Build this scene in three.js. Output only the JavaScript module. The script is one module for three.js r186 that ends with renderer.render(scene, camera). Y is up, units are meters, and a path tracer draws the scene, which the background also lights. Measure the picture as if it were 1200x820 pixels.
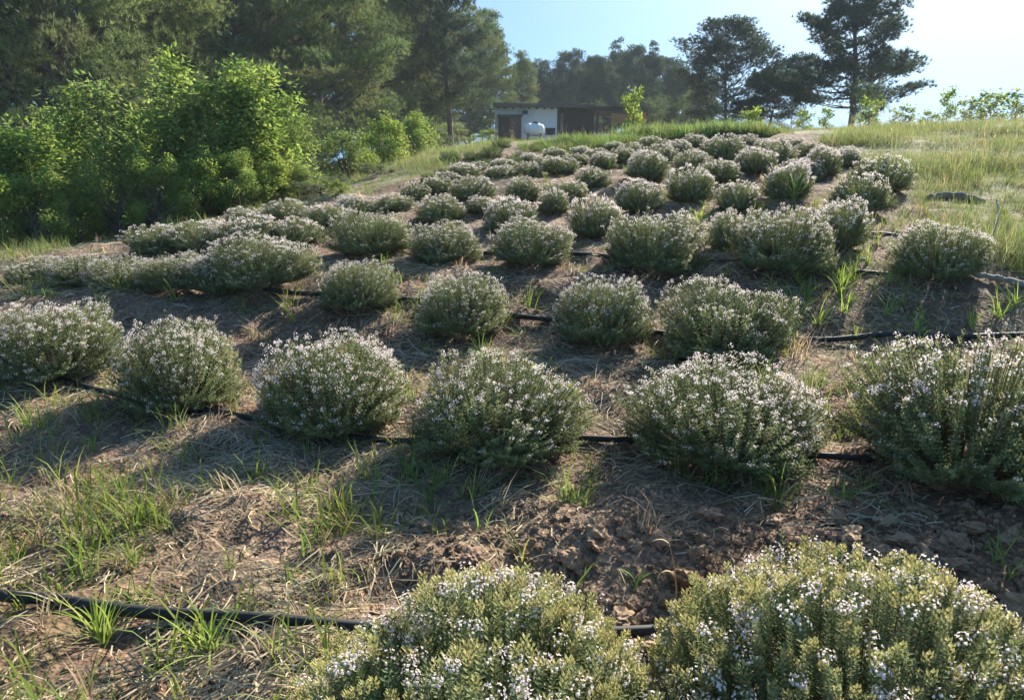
import * as THREE from 'three';

// ---------------------------------------------------------------- camera, sky, sun, exposure
const scene = new THREE.Scene();
const CAM_Y = 1.05, PITCH = 13 * Math.PI / 180, F = 906;               // F: focal length in photograph pixels
const camera = new THREE.PerspectiveCamera(2 * Math.atan(410 / F) * 180 / Math.PI, 1024 / 699, 0.05, 1500);
camera.position.set(0, CAM_Y, 0);
camera.rotation.set(-PITCH, 0, 0);
const SUN_AZ = 30 * Math.PI / 180, SUN_EL = 24 * Math.PI / 180;
const sunDir = new THREE.Vector3(Math.sin(SUN_AZ) * Math.cos(SUN_EL), Math.sin(SUN_EL), -Math.cos(SUN_AZ) * Math.cos(SUN_EL));
const sun = new THREE.DirectionalLight(new THREE.Color().setRGB(1, 0.91, 0.76), 5);
sun.position.copy(sunDir).multiplyScalar(60);
sun.target.position.set(0, 0, -8);
sun.castShadow = true;
sun.shadow.mapSize.set(4096, 4096);
Object.assign(sun.shadow.camera, { left: -45, right: 45, top: 45, bottom: -45, near: 1, far: 200 });
scene.add(sun, sun.target);
{ // a clear sky: blue overhead, paler towards the horizon, with the aureole of the sun
  const W = 1024, H = 512, data = new Float32Array(W * H * 4);
  for (let j = 0; j < H; j++) for (let i = 0; i < W; i++) {
    const up = ((j + 0.5) / H - 0.5) * Math.PI, round = ((i + 0.5) / W - 0.5) * 2 * Math.PI;
    const x = Math.cos(round) * Math.cos(up), y = Math.sin(up), z = Math.sin(round) * Math.cos(up);
    const gam = Math.acos(Math.max(-1, Math.min(1, x * sunDir.x + y * sunDir.y + z * sunDir.z)));
    const haze = Math.exp(-Math.max(0, y) * 5.5), k = (j * W + i) * 4;
    const glow = 0.70 * Math.exp(-gam / 0.24) + 0.055 * Math.exp(-gam / 0.8);
    data[k] = 0.032 + 0.05 * haze + glow * 0.93;
    data[k + 1] = 0.088 + 0.155 * haze + glow * 0.95;
    data[k + 2] = 0.185 + 0.235 * haze + glow * 0.92;
    data[k + 3] = 1;
  }
  const t = new THREE.DataTexture(data, W, H, THREE.RGBAFormat, THREE.FloatType);
  t.mapping = THREE.EquirectangularReflectionMapping; t.magFilter = THREE.LinearFilter; t.needsUpdate = true;
  scene.background = t; scene.environment = t;
}
const renderer = new THREE.WebGLRenderer({ antialias: true });
renderer.setSize(1024, 699);
renderer.toneMapping = THREE.LinearToneMapping;
renderer.toneMappingExposure = 3.35;
renderer.shadowMap.enabled = true;

// ---------------------------------------------------------------- helpers
function rng(seed) { let s = seed | 0; return () => { s = (s + 0x6d2b79f5) | 0; let t = Math.imul(s ^ (s >>> 15), 1 | s); t = (t + Math.imul(t ^ (t >>> 7), 61 | t)) ^ t; return ((t ^ (t >>> 14)) >>> 0) / 4294967296; }; }
const lerp = (a, b, t) => a + (b - a) * t, clamp = (x, a, b) => Math.max(a, Math.min(b, x));
const sstep = (a, b, x) => { const t = clamp((x - a) / (b - a), 0, 1); return t * t * (3 - 2 * t); };
function hash(i, j, s) { let h = Math.imul(i, 374761393) + Math.imul(j, 668265263) + Math.imul(s, 2147483647); h = Math.imul(h ^ (h >>> 13), 1274126177); return ((h ^ (h >>> 16)) >>> 0) / 4294967296; }
function vnoise(x, y, s = 0, per = 0) {                                    // value noise in 0..1
  const i = Math.floor(x), j = Math.floor(y), fx = x - i, fy = y - j, u = fx * fx * (3 - 2 * fx), v = fy * fy * (3 - 2 * fy);
  const w = per ? (k) => ((k % per) + per) % per : (k) => k;
  return lerp(lerp(hash(w(i), w(j), s), hash(w(i + 1), w(j), s), u), lerp(hash(w(i), w(j + 1), s), hash(w(i + 1), w(j + 1), s), u), v);
}
const fbm = (x, y, s, n = 3) => { let a = 0, w = 0.5, t = 0; for (let k = 0; k < n; k++) { a += w * vnoise(x, y, s + k); t += w; w *= 0.5; x *= 2.03; y *= 2.03; } return a / t; };
const taken = new Map();
function numbered(name) { const n = taken.get(name) || 0; taken.set(name, n + 1); return n ? name + '_' + String(n).padStart(3, '0') : name; }
function add(o, label, category, group) { o.name = numbered(o.name); o.userData.label = label; o.userData.category = category; if (group) o.userData.group = group; scene.add(o); return o; }
function stuff(o) { o.userData.kind = 'stuff'; return o; }
function finish(o) { o.traverse((m) => { if (m.isMesh) { m.castShadow = true; m.receiveShadow = true; } }); return o; }

class MB {                                                                 // collects faces with one colour for each
  constructor() { this.p = []; this.c = []; this.i = []; }
  v(x, y, z, c) { this.p.push(x, y, z); this.c.push(c[0], c[1], c[2]); return this.p.length / 3 - 1; }
  tri(a, b, c) { this.i.push(a, b, c); }
  // a leaf: folded diamond from b along d, wide along s
  leaf(bx, by, bz, dx, dy, dz, sx, sy, sz, len, wid, c, fold = 0.25) {
    const mx = bx + dx * len * 0.5, my = by + dy * len * 0.5, mz = bz + dz * len * 0.5, nx = dy * sz - dz * sy, ny = dz * sx - dx * sz, nz = dx * sy - dy * sx, f = wid * fold, h = wid / 2;
    const a = this.v(bx, by, bz, c), l = this.v(mx + sx * h + nx * f, my + sy * h + ny * f, mz + sz * h + nz * f, c), r = this.v(mx - sx * h + nx * f, my - sy * h + ny * f, mz - sz * h + nz * f, c), t = this.v(bx + dx * len, by + dy * len, bz + dz * len, c);
    this.i.push(a, l, t, a, t, r);
  }
  needle(bx, by, bz, dx, dy, dz, sx, sy, sz, len, wid, c) {
    const h = wid / 2, a = this.v(bx + sx * h, by + sy * h, bz + sz * h, c), b = this.v(bx - sx * h, by - sy * h, bz - sz * h, c), t = this.v(bx + dx * len, by + dy * len, bz + dz * len, c);
    this.i.push(a, b, t);
  }
  tube(pts, rad, sides, c) {
    let prev = null;
    for (let k = 0; k < pts.length; k++) {
      const p = pts[k], q = pts[Math.min(k + 1, pts.length - 1)], o = pts[Math.max(k - 1, 0)], d = new THREE.Vector3(q[0] - o[0], q[1] - o[1], q[2] - o[2]).normalize();
      const s = Math.abs(d.y) < 0.9 ? new THREE.Vector3(0, 1, 0).cross(d).normalize() : new THREE.Vector3(1, 0, 0).cross(d).normalize(), t = d.clone().cross(s), r = typeof rad === 'function' ? rad(k / (pts.length - 1)) : rad, ring = [];
      for (let m = 0; m < sides; m++) { const a = m / sides * 6.2832, ca = Math.cos(a) * r, sa = Math.sin(a) * r; ring.push(this.v(p[0] + s.x * ca + t.x * sa, p[1] + s.y * ca + t.y * sa, p[2] + s.z * ca + t.z * sa, c)); }
      if (prev) for (let m = 0; m < sides; m++) { const n = (m + 1) % sides; this.i.push(prev[m], prev[n], ring[n], prev[m], ring[n], ring[m]); }
      else for (let m = 1; m < sides - 1; m++) this.i.push(ring[0], ring[m + 1], ring[m]);
      prev = ring;
    }
    for (let m = 1; m < sides - 1; m++) this.i.push(prev[0], prev[m], prev[m + 1]);
  }
  // blade: an arching strip, n pieces
  blade(x, y, z, az, len, wid, lean, curl, c, n = 3) {
    const ca = Math.cos(az), sa = Math.sin(az); let px = x, py = y, pz = z, el = Math.PI / 2 - lean, pl = -1, pr = -1;
    for (let k = 0; k <= n; k++) {
      const w = wid / 2 * (k === n ? 0 : 1 - 0.55 * (k / n) ** 1.5);
      if (k === n) { const t = this.v(px, py, pz, c); this.i.push(pl, pr, t); break; }
      const l = this.v(px - sa * w, py, pz + ca * w, c), r = this.v(px + sa * w, py, pz - ca * w, c);
      if (k) this.i.push(pl, pr, r, pl, r, l);
      pl = l; pr = r;
      const s = len / n; px += Math.cos(el) * ca * s; pz += Math.cos(el) * sa * s; py += Math.sin(el) * s; el -= curl / n;
    }
  }
  box(x0, y0, z0, x1, y1, z1, c) {
    const q = [[x0, y0, z0], [x1, y0, z0], [x1, y1, z0], [x0, y1, z0], [x0, y0, z1], [x1, y0, z1], [x1, y1, z1], [x0, y1, z1]];
    for (const f of [[0, 3, 2, 1], [4, 5, 6, 7], [0, 1, 5, 4], [3, 7, 6, 2], [0, 4, 7, 3], [1, 2, 6, 5]]) { const a = f.map((k) => this.v(...q[k], c)); this.i.push(a[0], a[1], a[2], a[0], a[2], a[3]); }
  }
  geometry(normals) {
    const g = new THREE.BufferGeometry();
    g.setAttribute('position', new THREE.Float32BufferAttribute(this.p, 3));
    g.setAttribute('color', new THREE.Float32BufferAttribute(this.c, 3));
    g.setIndex(this.i);
    if (normals) g.computeVertexNormals();
    this.p = this.c = this.i = null;
    return g;
  }
}
function mesh(name, mb, mat, parent, normals) { const m = new THREE.Mesh(mb instanceof MB ? mb.geometry(normals) : mb, mat); m.name = name; if (parent) parent.add(m); return m; }
const vary = (r, c, a = 0.2, h = 0.06) => { const k = 1 + (r() - 0.5) * 2 * a; return [c[0] * k * (1 + (r() - 0.5) * 2 * h), c[1] * k, c[2] * k * (1 + (r() - 0.5) * 2 * h)]; };

const leafMat = new THREE.MeshPhysicalMaterial({ vertexColors: true, roughness: 1, transmission: 0.5, thickness: 0, specularIntensity: 0.25, side: THREE.DoubleSide });
const thymeMat = new THREE.MeshPhysicalMaterial({ vertexColors: true, roughness: 1, transmission: 0.38, thickness: 0, specularIntensity: 0.3, side: THREE.DoubleSide });
const petalMat = new THREE.MeshPhysicalMaterial({ vertexColors: true, roughness: 1, transmission: 0.35, thickness: 0, specularIntensity: 0.2, side: THREE.DoubleSide });
const needleMat = new THREE.MeshPhysicalMaterial({ vertexColors: true, roughness: 1, transmission: 0.34, thickness: 0, specularIntensity: 0.3, side: THREE.DoubleSide });
const grassMat = new THREE.MeshPhysicalMaterial({ vertexColors: true, roughness: 1, transmission: 0.45, thickness: 0, specularIntensity: 0.3, side: THREE.DoubleSide });
const dryMat = new THREE.MeshPhysicalMaterial({ vertexColors: true, roughness: 1, transmission: 0.12, thickness: 0, specularIntensity: 0.3, side: THREE.DoubleSide });
const barkMat = new THREE.MeshStandardMaterial({ vertexColors: true, roughness: 0.95 });
const clodMat = new THREE.MeshStandardMaterial({ vertexColors: true, roughness: 1 });

// ---------------------------------------------------------------- terrain
const PROFILE = [[-60, -1.2], [-6, -0.2], [0, 0], [2.6, 0.05], [3.2, 0.12], [3.9, 0.17], [4.6, 0.40], [6, 0.58], [8.4, 0.93], [10, 1.12], [12.6, 1.42], [15, 1.57], [20, 1.69], [28, 1.93], [40, 2.5], [55, 3.0], [80, 3.4], [140, 2], [700, -20]];
function profile(d) {                                                       // smooth curve through the points
  let k = 0; while (k < PROFILE.length - 2 && d > PROFILE[k + 1][0]) k++;
  const [x0, y0] = PROFILE[k], [x1, y1] = PROFILE[k + 1], a = PROFILE[Math.max(0, k - 1)], b = PROFILE[Math.min(PROFILE.length - 1, k + 2)];
  const h = x1 - x0, m0 = k ? (y1 - a[1]) / (x1 - a[0]) : (y1 - y0) / h, m1 = (b[1] - y0) / (b[0] - x0), t = clamp((d - x0) / h, -0.2, 1), t2 = t * t, t3 = t2 * t;
  return (2 * t3 - 3 * t2 + 1) * y0 + (t3 - 2 * t2 + t) * h * m0 + (-2 * t3 + 3 * t2) * y1 + (t3 - t2) * h * m1;
}
const EDGE = [[-20, -9], [0, -6], [5, -4.4], [6.5, -4.0], [7.6, -2.45], [9, -1.55], [11, -1.05], [13, -0.6], [15, -0.2], [18, -0.1], [30, -2.2], [50, -4.5], [100, -20]];
function edgeX(d) { let k = 0; while (k < EDGE.length - 2 && d > EDGE[k + 1][0]) k++; return lerp(EDGE[k][1], EDGE[k + 1][1], clamp((d - EDGE[k][0]) / (EDGE[k + 1][0] - EDGE[k][0]), 0, 1)); }
const fieldness = (x, d) => sstep(0, 0.5, x - edgeX(d)) * (1 - sstep(13.6, 15.2, d - x * 0.1)) * (1 - sstep(0.2, 0.9, x - rightX(d)));
const rightX = (d) => 1.3 + 0.24 * d;
function H(x, z, fine = true) {
  const d = -z;
  let h = profile(d) + (x > 0 ? 0.035 + 0.006 * sstep(12, 22, d) : 0.07) * clamp(x, -4, 18) * sstep(1, 8, d);
  const e = edgeX(d) - x;
  if (e > 0) h -= 1.9 * sstep(0, 6, e) * sstep(2, 8, d) + 0.6 * sstep(6, 25, e);
  h -= 5 * sstep(30, 75, d) * sstep(4, 22, x - 0.12 * d);
  h -= 0.09 * sstep(2.15, 1.7, d + 0.12 * x) * sstep(-0.5, 0.2, x);           // the cut bank below the second row
  if (fine && d < 45) {
    const soil = fieldness(x, d), near = 1 - sstep(9, 20, d);
    h += (fbm(x * 1.1, z * 1.1, 11) - 0.5) * 0.12 * sstep(0, 5, d);
    h += (fbm(x * 4.6, z * 4.6, 21, 2) - 0.5) * 0.075 * (0.35 + 0.65 * soil) * (0.3 + 0.7 * near);
    if (d < 9) { const c = vnoise(x * 17, z * 17, 31), c2 = vnoise(x * 41, z * 41, 32); h += ((c - 0.5) * 0.028 + (c2 - 0.5) * 0.012) * (0.45 + 0.55 * soil) * (1 - sstep(5, 9, d)); }
  }
  return h;
}
const CP = Math.cos(PITCH), SP = Math.sin(PITCH);
function ray(px, py) { const x = (px - 600) / F, y = -(py - 410) / F; return [x, y * CP - SP, -(CP + y * SP)]; }
function onGround(px, py) {                                                 // where the ground stands behind a pixel
  const r = ray(px, py); let t0 = 0.3;
  for (let t = 0.3; t < 140; t *= 1.01) { if (CAM_Y + r[1] * t < H(r[0] * t, r[2] * t, false)) { let a = t0, b = t; for (let k = 0; k < 14; k++) { const m = (a + b) / 2; if (CAM_Y + r[1] * m < H(r[0] * m, r[2] * m, false)) b = m; else a = m; } return { x: r[0] * b, z: r[2] * b, t: b }; } t0 = t; }
  return null;
}
const at = (px, py, d) => { const r = ray(px, py), t = d / -r[2]; return { x: r[0] * t, y: CAM_Y + r[1] * t, z: -d }; };

// soil: colour and relief of the crumbs, 1.6 m a tile
const N = 1024, soilC = new Uint8Array(N * N * 4), soilB = new Uint8Array(N * N * 4);
{
  for (let j = 0; j < N; j++) for (let i = 0; i < N; i++) {
    const u = i / N, v = j / N, k = (j * N + i) * 4;
    const a = vnoise(u * 12, v * 12, 1, 12), b = vnoise(u * 37, v * 37, 2, 37), c = vnoise(u * 110, v * 110, 3, 110), d = vnoise(u * 290, v * 290, 4, 290);
    const h = 0.3 * a + 0.3 * b + 0.25 * c + 0.15 * d, peb = c > 0.83 ? 0.22 : 0, t = 0.62 + 0.55 * (h - 0.5) + 0.28 * (d - 0.5) + peb;
    soilC[k] = clamp(t * 255, 0, 255); soilC[k + 1] = clamp((t * (0.97 + 0.06 * b)) * 255, 0, 255); soilC[k + 2] = clamp((t * (0.94 + 0.12 * a)) * 255, 0, 255); soilC[k + 3] = 255;
    soilB[k] = soilB[k + 1] = soilB[k + 2] = clamp(255 * (0.35 * b + 0.4 * c + 0.25 * d), 0, 255); soilB[k + 3] = 255;
  }
}
const dataTex = (d, srgb) => { const t = new THREE.DataTexture(d, N, N); t.wrapS = t.wrapT = THREE.RepeatWrapping; t.magFilter = THREE.LinearFilter; if (srgb) t.colorSpace = THREE.SRGBColorSpace; t.needsUpdate = true; return t; };
const groundMat = new THREE.MeshStandardMaterial({ vertexColors: true, roughness: 1, map: dataTex(soilC, true), bumpMap: dataTex(soilB), bumpScale: 0.012 });
{
  const cols = 360, rows = 450, pos = [], col = [], uv = [], idx = [];
  for (let j = 0; j <= rows; j++) {
    const s = j / rows, d = s < 0.12 ? -25 + 25.6 * Math.sqrt(s / 0.12) : 0.6 * Math.pow(260 / 0.6, ((s - 0.12) / 0.88) ** 1.25);
    const w = 2.6 + 0.85 * Math.abs(d);
    for (let i = 0; i <= cols; i++) {
      const q = i / cols * 2 - 1, x = w * (q + 0.9 * Math.sign(q) * Math.max(0, Math.abs(q) - 0.82) * 8), z = -d, h = H(x, z);
      pos.push(x, h, z); uv.push(x / 1.6, z / 1.6);
      const field = fieldness(x, d), n = fbm(x * 0.9, z * 0.9, 5), n2 = fbm(x * 5, z * 5, 8, 2), dry = sstep(0.42, 0.62, n);
      const soil = [lerp(0.30, 0.38, dry), lerp(0.18, 0.25, dry), lerp(0.103, 0.157, dry)], red = sstep(0.5, 0.7, n2) * 0.25;
      const grass = [lerp(0.30, 0.42, dry), lerp(0.33, 0.38, dry), lerp(0.13, 0.20, dry)];
      const f = clamp(field + (n2 - 0.5) * 0.5, 0, 1) * (d < 0 ? 0.4 : 1);
      for (let c = 0; c < 3; c++) col.push(lerp(grass[c], soil[c] * (1 + red * [0.25, -0.15, -0.35][c]), f));
    }
  }
  for (let j = 0; j < rows; j++) for (let i = 0; i < cols; i++) { const a = j * (cols + 1) + i, b = a + 1, c = a + cols + 1, d = c + 1; idx.push(a, b, d, a, d, c); }
  const g = new THREE.BufferGeometry();
  g.setAttribute('position', new THREE.Float32BufferAttribute(pos, 3)); g.setAttribute('color', new THREE.Float32BufferAttribute(col, 3)); g.setAttribute('uv', new THREE.Float32BufferAttribute(uv, 2)); g.setIndex(idx); g.computeVertexNormals();
  const m = new THREE.Mesh(g, groundMat); m.name = 'ground'; m.userData = { kind: 'structure', label: 'brown crumbly hillside soil sloping up to a grassy crest', category: 'ground' }; m.receiveShadow = true; m.castShadow = true; scene.add(m);
}

// ---------------------------------------------------------------- pine trees
function pine(seed, o) {                                                    // o: h, cb (crown base), r (crown reach), tuft count, colours
  const r = rng(seed), g = new THREE.Group(), trunk = new MB(), limbs = new MB(), crown = new MB(), bark = o.bark || [0.13, 0.10, 0.085];
  const bend = o.bend || 0, ph = r() * 6, tx = (y) => bend * (y / o.h) ** 1.6 + 0.12 * Math.sin(y * 0.6 + ph), tz = (y) => 0.1 * Math.sin(y * 0.5 + ph * 2);
  const tp = []; for (let k = 0; k <= 14; k++) { const y = o.h * 0.97 * k / 14; tp.push([tx(y), y - (k ? 0 : 0.25), tz(y)]); }
  trunk.tube(tp, (t) => o.h * 0.014 * (1.05 - t) + 0.015, 8, bark);
  const tuft = (x, y, z, dx, dy, dz, base) => {
    for (let k = 0; k < o.n; k++) {
      let a = dx + (r() - 0.5) * 1.7, b = dy + (r() - 0.5) * 1.5 + 0.12, c = dz + (r() - 0.5) * 1.7; const l = Math.hypot(a, b, c) || 1; a /= l; b /= l; c /= l;
      let sx = b * 0.3 + (r() - 0.5), sy = r() - 0.5, sz = -a + (r() - 0.5); const q = sx * a + sy * b + sz * c; sx -= q * a; sy -= q * b; sz -= q * c; const m = Math.hypot(sx, sy, sz) || 1;
      crown.needle(x - dx * 0.06, y - dy * 0.06, z - dz * 0.06, a, b, c, sx / m, sy / m, sz / m, o.len * (0.7 + 0.5 * r()), o.wid, base);
    }
  };
  const whorls = o.whorls;
  for (let w = 0; w < whorls; w++) {
    const s = w / (whorls - 1), yw = lerp(o.h * o.cb, o.h * 0.98, Math.pow(s, 0.95)), nb = s > 0.9 ? 3 : o.nb;
    for (let b = 0; b < nb; b++) {
      const y0 = yw + (s < 0.95 ? (r() - 0.5) * o.h * 0.07 : 0), az = (b + r() * 0.9) / nb * 6.283 + w * 2.4, shape = o.shape(s), L = o.r * shape * (0.55 + 0.6 * r()); if (L < 0.12) continue;
      const tilt = lerp(o.low, 0.75, s) + (r() - 0.5) * 0.3, pts = []; let x = tx(y0), y = y0, z = tz(y0), el = tilt; const ca = Math.cos(az), sa = Math.sin(az), n = 7;
      for (let k = 0; k <= n; k++) { pts.push([x, y, z]); const st = L / n; x += ca * Math.cos(el) * st; z += sa * Math.cos(el) * st; y += Math.sin(el) * st; el += 0.09 + (r() - 0.5) * 0.2; }
      limbs.tube(pts, (t) => (0.014 + 0.011 * L) * (1.08 - t), 4, bark);
      const base = vary(r, o.col[Math.floor(r() * o.col.length)], 0.18, 0.08);
      const subs = Math.max(2, Math.round(L * o.subs));
      for (let q = 0; q < subs; q++) {                                      // twigs, each ending in a puff of tufts
        const t = q === 0 ? 1 : lerp(o.bare, 1, Math.pow((q + r()) / subs, 0.7)), f = t * n, k = Math.min(n - 1, Math.floor(f)), e = f - k, p = [0, 1, 2].map((c) => lerp(pts[k][c], pts[k + 1][c], e));
        const side = (q % 2 ? 1 : -1) * (0.5 + r() * 0.9) * (t > 0.96 ? 0.2 : 1), sl = (0.2 + 0.34 * L * (1.08 - t)) * (0.5 + 0.8 * r()), sz2 = az + side, se = 0.1 + r() * 0.7;
        const dx = Math.cos(sz2) * Math.cos(se), dy = Math.sin(se), dz = Math.sin(sz2) * Math.cos(se), c = [p[0] + dx * sl, p[1] + dy * sl, p[2] + dz * sl], R = o.puff * (0.65 + 0.6 * r()), nt = Math.round(o.tufts * (R / o.puff) ** 2 * (0.8 + 0.4 * r())), tone = vary(r, base, 0.12, 0.05);
        limbs.tube([p, c], 0.008, 3, bark);
        for (let m = 0; m < nt; m++) { const a = r() * 6.283, v = r() * 1.75 - 0.75, h = Math.sqrt(Math.max(0, 1 - v * v)), w = R * Math.pow(r(), 0.35); tuft(c[0] + (Math.cos(a) * h + dx * 0.4) * w, c[1] + v * w * 0.62, c[2] + (Math.sin(a) * h + dz * 0.4) * w, Math.cos(a) * h * 0.8 + dx * 0.3, v * 0.5 + 0.4, Math.sin(a) * h * 0.8 + dz * 0.3, vary(r, tone, 0.12, 0.05)); }
      }
    }
  }
  mesh('trunk', trunk, barkMat, g, true); stuff(mesh('limbs', limbs, barkMat, g)); stuff(mesh('crown', crown, needleMat, g));
  g.name = 'pine_tree'; return finish(g);
}
const olive = [[0.165, 0.215, 0.075], [0.205, 0.245, 0.09], [0.125, 0.17, 0.062]], bluish = [[0.075, 0.11, 0.065], [0.09, 0.125, 0.07], [0.065, 0.095, 0.06]];
const round = (s) => Math.pow(Math.sin(Math.PI * clamp(0.2 + 0.8 * s, 0, 1)), 0.65) * (0.95 - 0.25 * s) + 0.06, cone = (s) => (1 - s) ** 0.8 * 0.95 + 0.1;
const pineKinds = {
  broad: pine(101, { h: 10, cb: 0.06, r: 3.4, whorls: 18, nb: 7, n: 11, len: 0.2, wid: 0.024, puff: 0.42, subs: 4, tufts: 15, bare: 0.25, low: 0.0, shape: (s) => round(s * 0.9), col: olive }),
  tall: pine(102, { h: 10, cb: 0.10, r: 2.9, whorls: 19, nb: 7, n: 11, len: 0.2, wid: 0.024, puff: 0.42, subs: 4, tufts: 15, bare: 0.2, low: -0.05, shape: cone, col: olive }),
  open: pine(103, { h: 10, cb: 0.2, r: 2.9, whorls: 15, nb: 7, n: 12, len: 0.21, wid: 0.03, puff: 0.4, subs: 4, tufts: 15, bare: 0.35, low: 0.1, shape: (s) => round(s) * (0.75 + 0.35 * Math.sin(s * 14)), col: bluish }),
  dark: pine(104, { h: 10, cb: 0.13, r: 3.3, whorls: 15, nb: 7, n: 12, len: 0.22, wid: 0.032, puff: 0.46, subs: 4.5, tufts: 17, bare: 0.3, low: 0.05, shape: (s) => cone(s) * (0.8 + 0.3 * Math.sin(s * 19)), col: bluish, bend: -0.6 }),
  small: pine(105, { h: 10, cb: 0.12, r: 4.3, whorls: 10, nb: 8, n: 11, len: 0.26, wid: 0.04, puff: 0.62, subs: 3.2, tufts: 17, bare: 0.3, low: 0.15, shape: round, col: bluish }),
  leaning: pine(106, { h: 10, cb: 0.15, r: 4.6, whorls: 10, nb: 7, n: 11, len: 0.26, wid: 0.04, puff: 0.62, subs: 3.2, tufts: 17, bare: 0.3, low: 0.2, shape: round, col: bluish, bend: 3.2 }),
};
const usedKind = {};
function placePine(kind, px, d, topY, widthScale, turn, label, group) {
  const o = usedKind[kind] ? pineKinds[kind].clone() : pineKinds[kind]; usedKind[kind] = true; o.name = 'pine_tree';
  const p = at(px, topY, d), y = H(p.x, p.z, false) - 0.1, s = (p.y - y) / 10;
  o.position.set(p.x, y, p.z); o.scale.set(s * widthScale, s, s * widthScale); o.rotation.y = turn;
  return add(o, label, 'pine tree', group);
}
const WOOD = 'pines of the wood beyond the field edge', L1 = 'tall olive-green pine in the dense wood behind the leafy broadleaf trees';
placePine('broad', 25, 19, -190, 1.0, 0.4, L1, WOOD);
placePine('tall', 160, 23, -170, 1.05, 1.1, L1, WOOD);
placePine('broad', -130, 20, -150, 1.1, 2.2, L1, WOOD);
placePine('tall', 265, 27, -170, 1.0, 3.0, L1, WOOD);
placePine('broad', 90, 29, -160, 1.0, 4.1, L1, WOOD);
placePine('tall', -60, 27, -220, 1.1, 5.1, L1, WOOD);
placePine('broad', 360, 30, -130, 0.95, 5.0, L1, WOOD);
placePine('tall', 200, 36, -150, 1.1, 0.9, L1, WOOD);
placePine('tall', 430, 38, -120, 0.95, 2.6, L1, WOOD);
placePine('broad', 300, 42, -120, 1.1, 1.6, L1, WOOD);
placePine('open', 522, 38, -75, 0.95, 0.3, 'tall pine with bare lower trunk standing left of the white shed', undefined);
placePine('tall', 573, 58, 15, 0.95, 4.4, 'slim green pine rising just behind the left end of the shed', undefined);
placePine('broad', 470, 48, -30, 1.0, 0.2, L1, WOOD);
placePine('broad', 500, 50, 10, 1.1, 3.9, L1, WOOD);
placePine('broad', 548, 56, 22, 1.1, 2.1, 'broad green pine filling the gap between the bare-trunked pine and the shed');
const FAR = 'distant pines behind the shed', L2 = 'distant blue-green pine in the row behind the shed roof';
for (const [px, d, ty, w, t, k] of [[612, 62, 62, 0.9, 1, 'tall'], [640, 70, 80, 0.8, 2, 'open'], [668, 74, 66, 0.75, 3, 'small'], [700, 66, 72, 0.8, 4, 'small'], [722, 76, 50, 0.75, 5, 'open'], [765, 64, 52, 0.75, 0.5, 'open'], [745, 72, 62, 0.8, 1.5, 'small'], [795, 70, 84, 0.9, 2.5, 'small'], [625, 80, 78, 1.1, 0.3, 'small'], [655, 84, 84, 1.3, 1.3, 'open'], [690, 82, 80, 1.2, 2.3, 'small'], [735, 84, 72, 1.3, 3.3, 'open'], [780, 80, 74, 1.2, 4.3, 'small'], [825, 78, 92, 1.3, 5.3, 'open']]) placePine(k, px, d, ty, w, t, L2, FAR);
placePine('small', 855, 44, 30, 1.3, 3.7, 'round-topped dark pine with forked trunk above the green herb strip');
placePine('leaning', 905, 42, 70, 1.3, 0, 'low leaning dark pine between the round-topped pine and the tallest one');
placePine('dark', 1018, 38, -70, 1.15, 5.3, 'tallest dark pine standing against the bright sky behind the leafy shrubs');

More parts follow.
